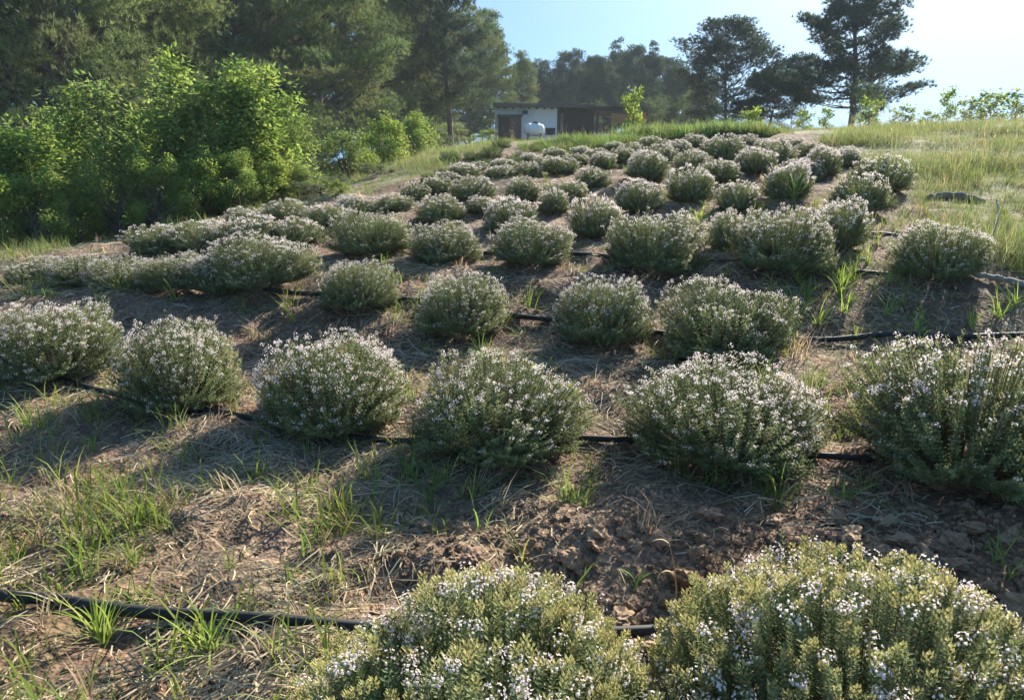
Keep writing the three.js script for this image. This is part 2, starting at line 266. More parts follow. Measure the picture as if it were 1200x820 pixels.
// ---------------------------------------------------------------- broadleaf trees and shrubs
function broadleaf(seed, o) {                                               // unit: 1 m wide crown, 1 m tall; o.leaf in units
  const r = rng(seed), g = new THREE.Group(), trunk = new MB(), limbs = new MB(), crown = new MB(), bark = [0.12, 0.095, 0.075];
  const tp = []; for (let k = 0; k <= 6; k++) tp.push([0.03 * Math.sin(k * 1.3 + seed), k / 6 * 0.6 - (k ? 0 : 0.05), 0.03 * Math.cos(k * 1.7 + seed)]);
  trunk.tube(tp, (t) => 0.017 * (1.2 - t), 6, bark);
  const clumps = [];
  const lobes = []; for (let k = 0; k < o.lobes; k++) { const az = r() * 6.283, y = lerp(o.low + 0.06, 0.86, Math.pow((k + r() * 0.8) / o.lobes, 0.85)), s = (y - o.low) / (1 - o.low), R = 0.36 * Math.pow(Math.sin(Math.PI * (0.2 + 0.74 * s)), 0.5) * (0.35 + 0.75 * Math.sqrt(r())); lobes.push([Math.cos(az) * R, y, Math.sin(az) * R, 0.09 + 0.10 * r()]); }
  for (let k = 0; k < o.clumps; k++) {
    const [lx, ly, lz, ls] = lobes[k % o.lobes], a = r() * 6.283, c = r() * 2 - 1, q = Math.sqrt(1 - c * c), rad = ls * Math.pow(r(), 0.4) * (r() < 0.12 ? 1.45 : 1);
    clumps.push([lx + Math.cos(a) * q * rad, Math.max(o.low, ly + c * rad * 0.9), lz + Math.sin(a) * q * rad, (0.035 + 0.05 * r()) * o.clumpSize]);
  }
  for (const [x, y, z, s] of clumps) {
    const limbed = r() < 0.35;
    const f = Math.min(0.58, y * 0.6), b = [0.03 * Math.sin(f * 10 * 1.3 + seed), f * 0.8, 0.03 * Math.cos(f * 10 * 1.7 + seed)];
    if (limbed) limbs.tube([b, [lerp(b[0], x, 0.5), lerp(b[1], y, 0.42), lerp(b[2], z, 0.5)], [x, y, z]], (t) => 0.005 * (1.15 - t), 3, bark);
    const tone = vary(r, o.col[Math.floor(r() * o.col.length)], 0.2, 0.08);
    for (let k = 0; k < o.leaves; k++) {
      const a = r() * 6.283, c = r() * 2 - 1, q = Math.sqrt(1 - c * c), rad = s * Math.pow(r(), 0.45), px = x + Math.cos(a) * q * rad, py = y + c * rad * 1.25, pz = z + Math.sin(a) * q * rad;
      let dx = Math.cos(a) * q + (r() - 0.5), dy = (r() - 0.55) * 1.2, dz = Math.sin(a) * q + (r() - 0.5); const l = Math.hypot(dx, dy, dz) || 1; dx /= l; dy /= l; dz /= l;
      let sx = -dz + (r() - 0.5) * 0.6, sy = (r() - 0.5) * 0.7, sz = dx + (r() - 0.5) * 0.6; const e = sx * dx + sy * dy + sz * dz; sx -= e * dx; sy -= e * dy; sz -= e * dz; const m = Math.hypot(sx, sy, sz) || 1, len = o.leaf * (0.65 + 0.6 * r());
      crown.leaf(px, py, pz, dx, dy, dz, sx / m, sy / m, sz / m, len, len * o.slim, vary(r, tone, 0.15, 0.06));
    }
  }
  mesh('trunk', trunk, barkMat, g, true); stuff(mesh('limbs', limbs, barkMat, g)); stuff(mesh('crown', crown, leafMat, g));
  g.name = 'broadleaf_tree'; return finish(g);
}
const fresh = [[0.24, 0.33, 0.06], [0.19, 0.28, 0.055], [0.30, 0.37, 0.08]], deep = [[0.19, 0.27, 0.065], [0.22, 0.30, 0.07], [0.28, 0.345, 0.09]], lime = [[0.25, 0.33, 0.05], [0.20, 0.29, 0.045], [0.30, 0.36, 0.06]];
const leafKinds = {
  oak: broadleaf(11, { lobes: 24, clumps: 340, leaves: 34, leaf: 0.036, slim: 0.6, low: 0.03, clumpSize: 1.1, col: fresh }),
  ash: broadleaf(12, { lobes: 22, clumps: 320, leaves: 32, leaf: 0.034, slim: 0.5, low: 0.04, clumpSize: 1.1, col: deep }),
  gold: broadleaf(13, { lobes: 12, clumps: 120, leaves: 30, leaf: 0.045, slim: 0.6, low: 0.06, clumpSize: 1.2, col: lime }),
  shrub: broadleaf(14, { lobes: 8, clumps: 40, leaves: 14, leaf: 0.11, slim: 0.7, low: 0.1, clumpSize: 1.9, col: lime }),
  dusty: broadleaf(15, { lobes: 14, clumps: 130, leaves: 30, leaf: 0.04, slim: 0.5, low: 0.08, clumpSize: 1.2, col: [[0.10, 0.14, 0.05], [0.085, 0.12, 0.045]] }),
};
const usedLeaf = {};
function placeLeafy(kind, px, d, topY, wpx, turn, name, label, category, group, baseY) {
  const o = usedLeaf[kind] ? leafKinds[kind].clone() : leafKinds[kind]; usedLeaf[kind] = true; o.name = name;
  const p = at(px, topY, d), y = H(p.x, p.z, false) - 0.02, w = wpx * d / F;
  o.position.set(p.x, y, p.z); o.scale.set(w, Math.max(0.2, p.y - y), w); o.rotation.y = turn;
  return add(o, label, category, group);
}
const OAK = 'leafy trees along the field edge';
placeLeafy('oak', 35, 8.0, 132, 230, 0.3, 'broadleaf_tree', 'bushy bright green tree at the end of the long thyme hedge', 'tree', OAK);
placeLeafy('ash', 150, 8.4, 88, 210, 1.2, 'broadleaf_tree', 'deeper green airy tree with dark slim trunk behind the thyme hedge', 'tree', OAK);
placeLeafy('oak', 245, 9.2, 58, 200, 2.3, 'broadleaf_tree', 'tallest bright green broadleaf tree in front of the pines', 'tree', OAK);
placeLeafy('ash', 310, 9.6, 125, 130, 3.3, 'broadleaf_tree', 'sloping shoulder of green foliage beside the tallest broadleaf tree', 'tree', OAK);
placeLeafy('ash', -70, 8.2, 130, 240, 4.2, 'broadleaf_tree', 'green tree filling the wood edge past the bushy bright one', 'tree', OAK);
placeLeafy('oak', 100, 10, 118, 190, 5.0, 'broadleaf_tree', 'green tree filling the gap behind the airy slim-trunked one', 'tree', OAK);
for (const [px, d, ty, w, k] of [[-25, 6.9, 190, 110, 'gold'], [30, 7.0, 200, 95, 'oak'], [80, 7.3, 190, 90, 'gold'], [130, 7.5, 185, 90, 'ash'], [175, 7.6, 178, 85, 'oak'], [222, 7.9, 170, 85, 'gold'], [268, 8.1, 172, 80, 'oak'], [310, 8.4, 178, 75, 'gold'], [345, 8.9, 186, 65, 'ash']]) placeLeafy(k, px, d, ty, w, px, 'leafy_shrub', 'low bright green shrub at the foot of the leafy trees beside the hedge', 'shrub', 'low shrubs at the foot of the trees');
placeLeafy('gold', 330, 9.2, 196, 90, 0.6, 'leafy_shrub', 'yellow-green shrub at the foot of the sloping foliage', 'shrub');
placeLeafy('ash', 405, 14, 150, 95, 1.5, 'leafy_shrub', 'dark green rounded shrub behind the yellow-green one by the grass slope', 'shrub');
placeLeafy('gold', 445, 13.4, 128, 80, 2.5, 'leafy_shrub', 'tall yellow-green shrub between the pines and grass slope', 'shrub');
placeLeafy('oak', 480, 17, 128, 75, 3.5, 'leafy_shrub', 'fresh green shrub below the bare-trunked pine', 'shrub');
placeLeafy('dusty', 375, 8.6, 205, 75, 4.5, 'leafy_shrub', 'feathery grey-green shrub at the corner of the thyme rows', 'shrub');
placeLeafy('gold', 400, 8.3, 234, 40, 5.5, 'leafy_shrub', 'small vivid green leafy plant at the edge of the thyme rows', 'shrub');
placeLeafy('dusty', 440, 10.5, 206, 60, 0.5, 'leafy_shrub', 'low dusty green shrub on the grass slope above the thyme', 'shrub');
placeLeafy('gold', 565, 36, 150, 40, 1.0, 'leafy_shrub', 'low bright shrub just left of the shed door', 'shrub');
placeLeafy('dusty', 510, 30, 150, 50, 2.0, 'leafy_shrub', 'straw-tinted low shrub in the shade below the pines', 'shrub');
placeLeafy('shrub', 743, 26, 100, 32, 0.2, 'young_tree', 'slender yellow-green sapling in front of the reed screen', 'sapling');
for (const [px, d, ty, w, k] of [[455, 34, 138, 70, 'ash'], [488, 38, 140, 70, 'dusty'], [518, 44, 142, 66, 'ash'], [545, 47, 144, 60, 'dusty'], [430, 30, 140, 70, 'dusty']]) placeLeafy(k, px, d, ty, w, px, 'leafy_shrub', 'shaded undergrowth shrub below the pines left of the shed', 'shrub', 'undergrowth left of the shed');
const RID = 'leafy shrubs along the crest';
placeLeafy('dusty', 1018, 30, 92, 50, 1.2, 'leafy_shrub', 'dull green shrub in front of the tallest dark pine', 'shrub', RID);
for (const [px, ty, w, t, d] of [[882, 124, 30, 0.4, 21], [943, 128, 24, 1.4, 23], [970, 123, 20, 2.4, 22], [1022, 112, 34, 3.4, 21], [1062, 122, 34, 4.4, 23], [1115, 100, 22, 5.4, 22], [1140, 112, 34, 0.9, 22], [1165, 104, 36, 2.9, 22.5], [1195, 104, 38, 3.9, 23], [1090, 128, 26, 1.9, 24]])
  placeLeafy('shrub', px, d, ty, w, t, 'leafy_shrub', 'young bright yellow-green shrub on the grassy crest against the sky', 'shrub', RID);
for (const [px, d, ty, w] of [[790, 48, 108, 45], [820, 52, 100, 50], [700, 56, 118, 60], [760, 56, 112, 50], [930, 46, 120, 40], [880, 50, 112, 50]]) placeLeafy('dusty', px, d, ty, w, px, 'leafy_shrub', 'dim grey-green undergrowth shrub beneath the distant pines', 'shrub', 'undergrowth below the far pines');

// ---------------------------------------------------------------- the shed
{
  const D = 48, o = at(580, 163, D), S = D / F, g = new THREE.Group(); g.name = 'shed';
  const Y = H(o.x + 4, o.z, false), X = (px) => (px - 580) * S, V = (py) => at(600, py, D).y - Y;
  g.position.set(o.x, Y, o.z);
  const wallMat = new THREE.MeshStandardMaterial({ color: 0xf2f2ef, roughness: 0.9 }), wood = new THREE.MeshStandardMaterial({ color: 0x4d3d39, roughness: 0.9 }), dark = new THREE.MeshStandardMaterial({ color: 0x2c2524, roughness: 0.8 }), tin = new THREE.MeshStandardMaterial({ color: 0x54483f, roughness: 0.6, metalness: 0.2 });
  const b = (name, x0, y0, z0, x1, y1, z1, m, parent = g) => { const k = new THREE.Mesh(new THREE.BoxGeometry(x1 - x0, y1 - y0, z1 - z0), m); k.position.set((x0 + x1) / 2, (y0 + y1) / 2, (z0 + z1) / 2); k.name = name; if (parent !== g) k.position.sub(parent.position); parent.add(k); return k; };
  const top = V(126);
  b('wall', X(580), 0, -3.6, X(623), top, 0, wallMat);
  const w2 = b('wall', X(623) + 0.003, 0, -3.4, X(650), top - 0.03, 0.12, wallMat);
  b('window', X(637), V(158), 0.12, X(648), V(150), 0.17, dark, w2);
  const back = b('timber_wall', X(650) + 0.003, 0, -3.4, X(693), top - 0.06, -0.9, wood);
  const dr = b('door', X(652), 0.1, -0.9, X(658), V(131), -0.82, new THREE.MeshStandardMaterial({ color: 0x9c9a86, roughness: 0.8 }), back);
  b('handle', X(652) + 0.06, 1.0, -0.82, X(652) + 0.1, 1.06, -0.76, dark, dr);
  for (const px of [651.5, 660, 685.5]) b('post', X(px), 0, -0.2, X(px) + 0.1, top - 0.08, -0.1, wood);
  const lt = b('lean_to', X(584), 0, 0.02, X(609), V(137), 0.95, wood);
  b('door', X(584) + 0.08, 0.05, 0.95, X(596), V(139), 0.99, dark, lt);
  for (let k = 0; k < 5; k++) b('plank', X(597) + k * 0.135, 0.05, 0.95, X(597) + k * 0.135 + 0.125, V(138), 0.975 + 0.004 * (k % 2), new THREE.MeshStandardMaterial({ color: 0x5d4d4a, roughness: 0.95 }), lt);
  b('roof', X(583), V(137), -0.02, X(611), V(135.6), 1.1, tin, lt);
  b('awning', X(609) + 0.1, V(134), 0.02, X(617), V(130), 0.35, new THREE.MeshStandardMaterial({ color: 0x39466a, roughness: 0.7 }));
  const rf = b('roof', X(578), top, -4.1, X(692), top + 0.2, 0.75, tin); rf.rotation.x = 0.015; rf.rotation.z = -0.018;
  for (let k = 0; k < 13; k++) b('rafter_end', X(583 + k * 8.6), top - 0.11, 0.15, X(583 + k * 8.6) + 0.09, top - 0.003, 0.7, dark);
  const pr = b('porch_roof', X(683), V(131.5), -3, X(737), V(126.5), 0.9, dark); pr.rotation.z = -0.02;
  for (const px of [686.5, 693, 735]) b('post', X(px), 0, 0.5, X(px) + 0.13, V(131.5), 0.63, wood);
  finish(g); add(g, 'low white-walled shed with flat dark roof and timber porch below the pines', 'shed');
  const mat = new THREE.MeshPhysicalMaterial({ color: 0xc79a66, roughness: 1, transmission: 0.4, thickness: 0 }), sc = new THREE.Group(); sc.name = 'reed_screen';
  for (let k = 0; k < 26; k++) { const m = new THREE.Mesh(new THREE.CylinderGeometry(0.04, 0.04, V(132) - V(144) - 0.15 * Math.sin(k * 0.13), 6), mat); m.name = 'reed'; m.position.set(k * 0.078, -0.1 + 0.003 * k, 0); sc.add(m); }
  for (const y of [-0.28, 0.15]) { const m = new THREE.Mesh(new THREE.BoxGeometry(2.1, 0.05, 0.04), wood); m.name = 'rail'; m.position.set(0.98, y, -0.06); sc.add(m); }
  for (const px of [0, 1.0, 1.98]) { const m = new THREE.Mesh(new THREE.BoxGeometry(0.07, 1.9, 0.07), wood); m.name = 'post'; m.position.set(px, -0.75, -0.13); sc.add(m); }
  sc.position.set(o.x + X(709), Y + V(138), o.z + 1.2); sc.rotation.z = -0.03; finish(sc); add(sc, 'tan reed screen hung on posts at the end of the porch', 'screen');
  // water tank: a lying barrel with a lid
  const tk = new THREE.Group(); tk.name = 'water_tank';
  const prof = []; for (let k = 0; k <= 14; k++) { const a = k / 14 * Math.PI; prof.push(new THREE.Vector2(0.42 * Math.pow(Math.sin(a), 0.5) + 0.001, -0.68 * Math.cos(a))); }
  const white = new THREE.MeshStandardMaterial({ color: 0xe2e6ec, roughness: 0.5 }), body = new THREE.Mesh(new THREE.LatheGeometry(prof, 28), white); body.name = 'body'; body.rotation.z = Math.PI / 2; body.position.y = 0.45; tk.add(body);
  for (const x of [-0.3, 0, 0.3]) { const q = new THREE.Mesh(new THREE.TorusGeometry(0.425, 0.018, 6, 32), white); q.name = 'rib'; q.rotation.y = Math.PI / 2; q.position.set(x, 0.45, 0); tk.add(q); }
  const lid = new THREE.Mesh(new THREE.CylinderGeometry(0.17, 0.2, 0.12, 20), dark); lid.name = 'lid'; lid.position.set(0.1, 0.89, 0); tk.add(lid);
  for (const x of [-0.4, 0.4]) { const q = new THREE.Mesh(new THREE.BoxGeometry(0.12, 0.3, 0.6), wood); q.name = 'cradle'; q.position.set(x, 0.02, 0); tk.add(q); }
  const tp = at(626, 155, 44); tk.position.set(tp.x, H(tp.x, tp.z, false) + 0.05, tp.z); tk.position.y = Math.max(tk.position.y, at(626, 160, 44).y); tk.scale.setScalar(0.82); finish(tk); add(tk, 'white plastic water tank with dark lid before the shed', 'tank');
  const tb = new THREE.Mesh(new THREE.CylinderGeometry(0.5, 0.6, 0.9, 16), tin); tb.name = 'concrete_plinth'; tb.position.set(tp.x, tk.position.y - 0.56, tp.z); finish(tb); add(tb, 'low round plinth under the white water tank', 'plinth');
}

// ---------------------------------------------------------------- thyme bushes
const thymeGreen = [[0.185, 0.225, 0.095], [0.14, 0.185, 0.078], [0.24, 0.26, 0.12]], thymePetal = { petal: [0.78, 0.71, 0.69], petal2: [0.74, 0.64, 0.63], bud: [0.37, 0.345, 0.14], col: thymeGreen };
function thyme(seed, o) {                                                   // R, Hh in metres; stems; nodes: leaf pairs a stem
  const r = rng(seed), g = new THREE.Group(), fol = new MB(), flo = new MB(), wood = new MB(), { R, Hh } = o, yc = Hh * 0.36;
  for (let k = 0; k < 26; k++) { const a = r() * 6.283, e = R * (0.3 + 0.4 * r()); wood.tube([[Math.cos(a) * 0.02, -0.03, Math.sin(a) * 0.02], [Math.cos(a) * e * 0.5, Hh * 0.22, Math.sin(a) * e * 0.5], [Math.cos(a) * e, Hh * (0.4 + 0.25 * r()), Math.sin(a) * e]], (t) => 0.0045 * (1.2 - t), 4, [0.13, 0.10, 0.08]); }
  for (let s = 0; s < o.stems; s++) {
    const az = r() * 6.2832, cphi = lerp(1, -0.55, Math.pow((s + r()) / o.stems, 0.9)), phi = Math.acos(cphi), sp = Math.sin(phi);
    const lump = 1 - o.lump / 2 + o.lump * vnoise(Math.cos(az) * sp * 3.1 + 20, Math.sin(az) * sp * 3.1 + cphi * 2.3, seed) + (r() - 0.5) * 0.07 + (r() < 0.035 ? o.lump * 0.25 : 0), depth = r() < 0.3 ? 0.72 + 0.22 * r() : 1;
    const rr = R * lump * depth, tx = Math.cos(az) * sp * rr, tz = Math.sin(az) * sp * rr, ty = Math.max(0.02, yc + (cphi > 0 ? Math.pow(cphi, 0.8) * (Hh - yc) : cphi * yc * 0.95) * lump * depth);
    const ba = az + (r() - 0.5), bx = Math.cos(ba) * R * 0.16 * r(), bz = Math.sin(ba) * R * 0.16 * r();
    // the stem goes out and then turns up
    const c1x = lerp(bx, tx, 0.62), c1z = lerp(bz, tz, 0.62), c1y = ty * 0.42, P = (t) => { const a = (1 - t) * (1 - t), b = 2 * t * (1 - t), c = t * t; return [a * bx + b * c1x + c * tx, b * c1y + c * ty, a * bz + b * c1z + c * tz]; };
    const tone = vary(r, o.col[Math.floor(r() * o.col.length)], 0.22, 0.07), L = Math.hypot(tx, ty, tz), t0 = Math.max(0.2, 1 - o.leafy / L);
    if (s % o.stemEvery === 0) fol.tube([P(t0 * 0.6), P(0.75), P(1)], o.stemR, 3, [0.17, 0.15, 0.08]);
    for (let k = 0; k < o.nodes; k++) {
      const t = lerp(t0, 1, (k + r() * 0.6) / o.nodes), p = P(t), q = P(Math.min(1, t + 0.05)), e = P(t - 0.05); let dx = q[0] - e[0], dy = q[1] - e[1], dz = q[2] - e[2]; const l = Math.hypot(dx, dy, dz) || 1; dx /= l; dy /= l; dz /= l;
      const ux = Math.abs(dy) > 0.9 ? 1 : 0, uy = ux ? 0 : 1; let ax = uy * dz, ay = -ux * dz, az2 = ux * dy - uy * dx; const m = Math.hypot(ax, ay, az2) || 1; ax /= m; ay /= m; az2 /= m;
      const cx = dy * az2 - dz * ay, cy = dz * ax - dx * az2, cz = dx * ay - dy * ax, ro = k * 1.57 + r() * 0.7;
      for (let h = 0; h < 2; h++) {
        const a = ro + h * 3.1416, ca = Math.cos(a), sa = Math.sin(a), ox = ax * ca + cx * sa, oy = ay * ca + cy * sa, oz = az2 * ca + cz * sa, up = 0.45 + 0.5 * r();
        let lx = ox + dx * up, ly = oy + dy * up, lz = oz + dz * up; const n = Math.hypot(lx, ly, lz); lx /= n; ly /= n; lz /= n;
        const wx = -ax * sa + cx * ca, wy = -ay * sa + cy * ca, wz = -az2 * sa + cz * ca, len = o.leaf * (0.7 + 0.6 * r());
        fol.leaf(p[0], p[1], p[2], lx, ly, lz, wx, wy, wz, len, len * 0.5, vary(r, tone, 0.12, 0.04), 0.15);
      }
    }
    const roll = r(), bloom = o.bloom * (cphi > 0.0 ? 1 : clamp(1 + cphi * 2.2, 0.1, 1)) * (o.side + (1 - o.side) * sstep(0, 0.75, cphi)) * (0.5 + vnoise(tx * 9 + 7, tz * 9 + 3, seed + 5) * 1.1);
    const p1 = P(1), p0 = P(0.9); let dx = p1[0] - p0[0], dy = p1[1] - p0[1] + 0.02, dz = p1[2] - p0[2]; const l = Math.hypot(dx, dy, dz); dx /= l; dy /= l; dz /= l;
    if (depth === 1 && roll < bloom) {                                      // a head of open flowers
      const nf = Math.round(o.florets * (0.6 + 0.8 * r())), hr = o.head * (0.7 + 0.6 * r()), hl = hr * (1 + 1.2 * r()), pinkish = r();
      for (let k = 0; k < nf; k++) {
        const a = k * 2.4 + r(), v = (k + 0.5) / nf, sw = Math.sqrt(1 - (v * 1.7 - 0.75) ** 2) || 0.3, w = hr * sw, x = tx + dx * hl * (v - 0.35) + Math.cos(a) * w, y = ty + dy * hl * (v - 0.35) + (r() - 0.5) * hr * 0.5, z = tz + dz * hl * (v - 0.35) + Math.sin(a) * w;
        const c = vary(r, pinkish < 0.5 ? o.petal : o.petal2, 0.08, 0.02), nx = Math.cos(a) * 0.8 + dx * 0.5, nz = Math.sin(a) * 0.8 + dz * 0.5, ny = 0.35 + 0.4 * (v - 0.3), n = Math.hypot(nx, ny, nz), f = o.floret * (0.75 + 0.5 * r());
        let sx = -nz, sz = nx; const m = Math.hypot(sx, sz) || 1; sx /= m; sz /= m; const Nx = nx / n, Ny = ny / n, Nz = nz / n, vx = Ny * sz, vy = Nz * sx - Nx * sz, vz = -Ny * sx;
        const ce = flo.v(x, y, z, c), np = o.petals, ring = [];
        for (let q = 0; q < np * 2; q++) { const aa = q / np * 3.1416 + a, rad = (q % 2 ? 0.62 : 1) * f * 0.5, u = Math.cos(aa) * rad, w2 = Math.sin(aa) * rad, lift = (q % 2 ? 0.15 : 0.3) * f; ring.push(flo.v(x + sx * u + vx * w2 + Nx * lift, y + vy * w2 + Ny * lift, z + sz * u + vz * w2 + Nz * lift, c)); }
        for (let q = 0; q < np * 2; q++) flo.tri(ce, ring[q], ring[(q + 1) % (np * 2)]);
      }
    } else if (depth === 1 && roll < bloom + o.buds) {                       // a head of closed buds
      const nb = o.budN, c0 = vary(r, o.bud, 0.2, 0.08), hl = o.head * 1.7 * (0.7 + 0.6 * r());
      for (let k = 0; k < nb; k++) { const a = k * 2.4, v = k / nb, w = o.head * 0.75 * Math.sin(0.5 + v * 2.5), x = tx + dx * hl * (v - 0.5) + Math.cos(a) * w * 0.5, y = ty + dy * hl * (v - 0.5), z = tz + dz * hl * (v - 0.5) + Math.sin(a) * w * 0.5; let lx = Math.cos(a) + dx, ly = 0.5 + dy, lz = Math.sin(a) + dz; const n = Math.hypot(lx, ly, lz); fol.leaf(x, y, z, lx / n, ly / n, lz / n, -Math.sin(a), 0, Math.cos(a), o.head * 0.75, o.head * 0.42, vary(r, c0, 0.15, 0.05), 0.3); }
    }
  }
  mesh('stems', wood, barkMat, g, true); stuff(mesh('foliage', fol, thymeMat, g)); stuff(mesh('flowers', flo, petalMat, g));
  g.name = 'thyme_bush'; return finish(g);
}
const R0 = 0.28, H0 = 0.34;
const nearBush = { lump: 0.26, side: 0.4, R: R0, Hh: H0, stems: 2900, nodes: 17, leafy: 0.078, leaf: 0.0106, stemEvery: 5, stemR: 0.0009, bloom: 0.27, buds: 0.52, florets: 18, head: 0.0125, floret: 0.006, petals: 4, budN: 18, ...thymePetal };
const midBush = { lump: 0.44, side: 0.22, R: R0, Hh: H0, stems: 2100, nodes: 9, leafy: 0.11, leaf: 0.0108, stemEvery: 2, stemR: 0.0011, bloom: 0.98, buds: 0.2, florets: 8, head: 0.0072, floret: 0.0056, petals: 3, budN: 7, ...thymePetal };
const farBush = { lump: 0.44, side: 0.12, R: R0, Hh: H0, stems: 950, nodes: 8, leafy: 0.13, leaf: 0.017, stemEvery: 3, stemR: 0.002, bloom: 0.8, buds: 0.1, florets: 6, head: 0.012, floret: 0.014, petals: 2, budN: 4, ...thymePetal };
const slopeBush = { ...midBush, stems: 1500, nodes: 9, leaf: 0.0125, bloom: 1.25, florets: 7, head: 0.0075, floret: 0.0062, petals: 2 }, mixed = (base, seeds) => seeds.map((s, k) => thyme(s, { ...base, bloom: base.bloom * [1, 0.62, 0.85, 0.5][k], buds: [0.15, 0.3, 0.2, 0.35][k] }));
const bushKinds = { near: [thyme(201, { ...nearBush, R: 0.315, Hh: 0.455 }), thyme(202, { ...nearBush, R: 0.34, Hh: 0.485 })], mid: mixed(midBush, [211, 212, 213, 214]), slope: mixed(slopeBush, [241, 242, 243]), far: mixed(farBush, [221, 222, 223, 224]) };
const usedBush = new Set();
function placeBush(kind, v, px, baseY, wpx, hpx, label, group, fixed) {
  const proto = bushKinds[kind][v % bushKinds[kind].length], o = usedBush.has(proto) ? proto.clone() : proto; usedBush.add(proto); o.name = 'thyme_bush';
  let p = fixed || onGround(px, baseY); if (!p) return null;
  const r = rng(px * 7 + baseY), W = fixed ? fixed.W : wpx * p.t / F * 0.96, R = W / 2;
  const x = p.x + (fixed ? 0 : p.x / p.t * R * 0.75), z = p.z - (fixed ? 0 : R * 0.75), dist = Math.hypot(p.x, p.z), drop = Math.atan2(CAM_Y - H(x, z, false) - 0.2, dist), T = hpx * p.t / F, a = T - 0.62 * R * Math.sin(Math.max(0, drop)), b = R * Math.sin(drop);
  const hh = fixed ? fixed.h : clamp(Math.sqrt(Math.max(0.001, a * a - b * b)) / Math.cos(drop), R * 0.9, R * 1.8);
  o.position.set(x, H(x, z) - 0.015, z); o.scale.set(R / R0, hh / H0, R / R0 * (0.85 + 0.25 * r())); o.rotation.set((r() - 0.5) * 0.16, r() * 6.283, (r() - 0.5) * 0.16);
  if (fixed) { o.scale.set(1, 1, 1); o.rotation.set(0, 0.7, 0); } o.userData = {}; bushSpots.push([x, z, R]);
  return add(o, label, 'thyme bush', group);
}
const bushSpots = [];
placeBush('near', 0, 560, 0, 0, 0, 'large flowering olive-green thyme bush at the end of the front drip pipe', undefined, { x: -0.045, z: -1.07, t: 1.1, W: 0.66, h: 0.48 });
placeBush('near', 1, 1010, 0, 0, 0, 'large flowering olive-green thyme bush by the dry bent grass stalk', undefined, { x: 0.575, z: -1.1, t: 1.1, W: 0.68, h: 0.51 });
const G2 = 'thyme bushes along the second drip pipe', G3 = 'thyme bushes along the third drip pipe', G4 = 'thyme bushes along the fourth drip pipe';
[[62, 460, 155, 98, 'grey-green thyme bush, last at the grassy end of the second row'], [215, 492, 172, 114, 'dark-based thyme bush, second from the grassy end of the second row'], [388, 520, 188, 128, 'white-flecked thyme bush above the dry grass tuft, in the second row'], [582, 558, 216, 138, 'white-flowered thyme bush above the bare bank, beside the second drip pipe'], [850, 566, 270, 150, 'wide white-flowered thyme bush above the cloddy bank'], [1132, 602, 318, 208, 'biggest dark thyme bush, tallest of the second row']].forEach(([x, y, w, h, l], i) => placeBush('mid', i, x, y, w, h, l, G2));
[[310, 360, 138, 70, 'thick dark thyme bush ending the long low hedge'], [420, 378, 104, 63, 'small rounded thyme bush next to the one ending the hedge'], [542, 408, 116, 80, 'compact thyme bush standing alone on bare soil of the third row'], [707, 420, 130, 90, 'neat domed thyme bush touching a looser, wider one'], [850, 432, 172, 104, 'loose wide thyme bush touching a neat domed one']].forEach(([x, y, w, h, l], i) => placeBush('slope', i, x, y, w, h, l, G3));
for (const [x, y, w, h] of [[45, 334, 80, 32], [95, 340, 85, 38], [150, 344, 90, 42], [205, 348, 90, 48], [255, 352, 80, 55]]) placeBush('slope', x, x, y, w, h, 'low thyme bush grown together in the long hedge by the trees', 'low hedge of joined thyme bushes');
[[437, 303, 110, 56, 'wide pale thyme bush at the hedge end of the fourth row'], [521, 309, 90, 52, 'pale-topped thyme bush between two wider ones in the fourth row'], [624, 316, 112, 58, 'flat-domed pale thyme bush in the fourth row'], [763, 325, 132, 75, 'largest thyme bush of the fourth row, beside the exposed pipe'], [913, 336, 128, 80, 'rounded thyme bush behind the bright grass clump'], [1098, 346, 120, 73, 'lone thyme bush by the weathered grey branch']].forEach(([x, y, w, h, l], i) => placeBush('slope', i + 1, x, y, w, h, l, G4));
for (const [x, y, w, h] of [[185, 298, 75, 24], [235, 297, 80, 28], [290, 294, 85, 32], [345, 288, 80, 36], [385, 272, 60, 30], [290, 268, 50, 18], [335, 262, 60, 22]]) placeBush('far', x, x, y, w, h, 'low dusty thyme bush in the short hedge beneath the leafy trees', 'short hedge of thyme below the trees');
for (const [x, y, w, h] of [[600, 269, 76, 39], [698, 281, 70, 48], [748, 251, 68, 36], [853, 301, 60, 54], [982, 300, 76, 57], [810, 239, 62, 40], [865, 251, 62, 35], [1007, 256, 78, 43], [922, 237, 64, 41], [515, 262, 62, 32], [649, 251, 46, 29], [665, 238, 56, 27]])
  placeBush('far', x, x, y + 1, w * 0.96, h * 1.04, 'rounded grey thyme bush on the middle slope behind the fourth row', 'thyme bushes on the middle slope');
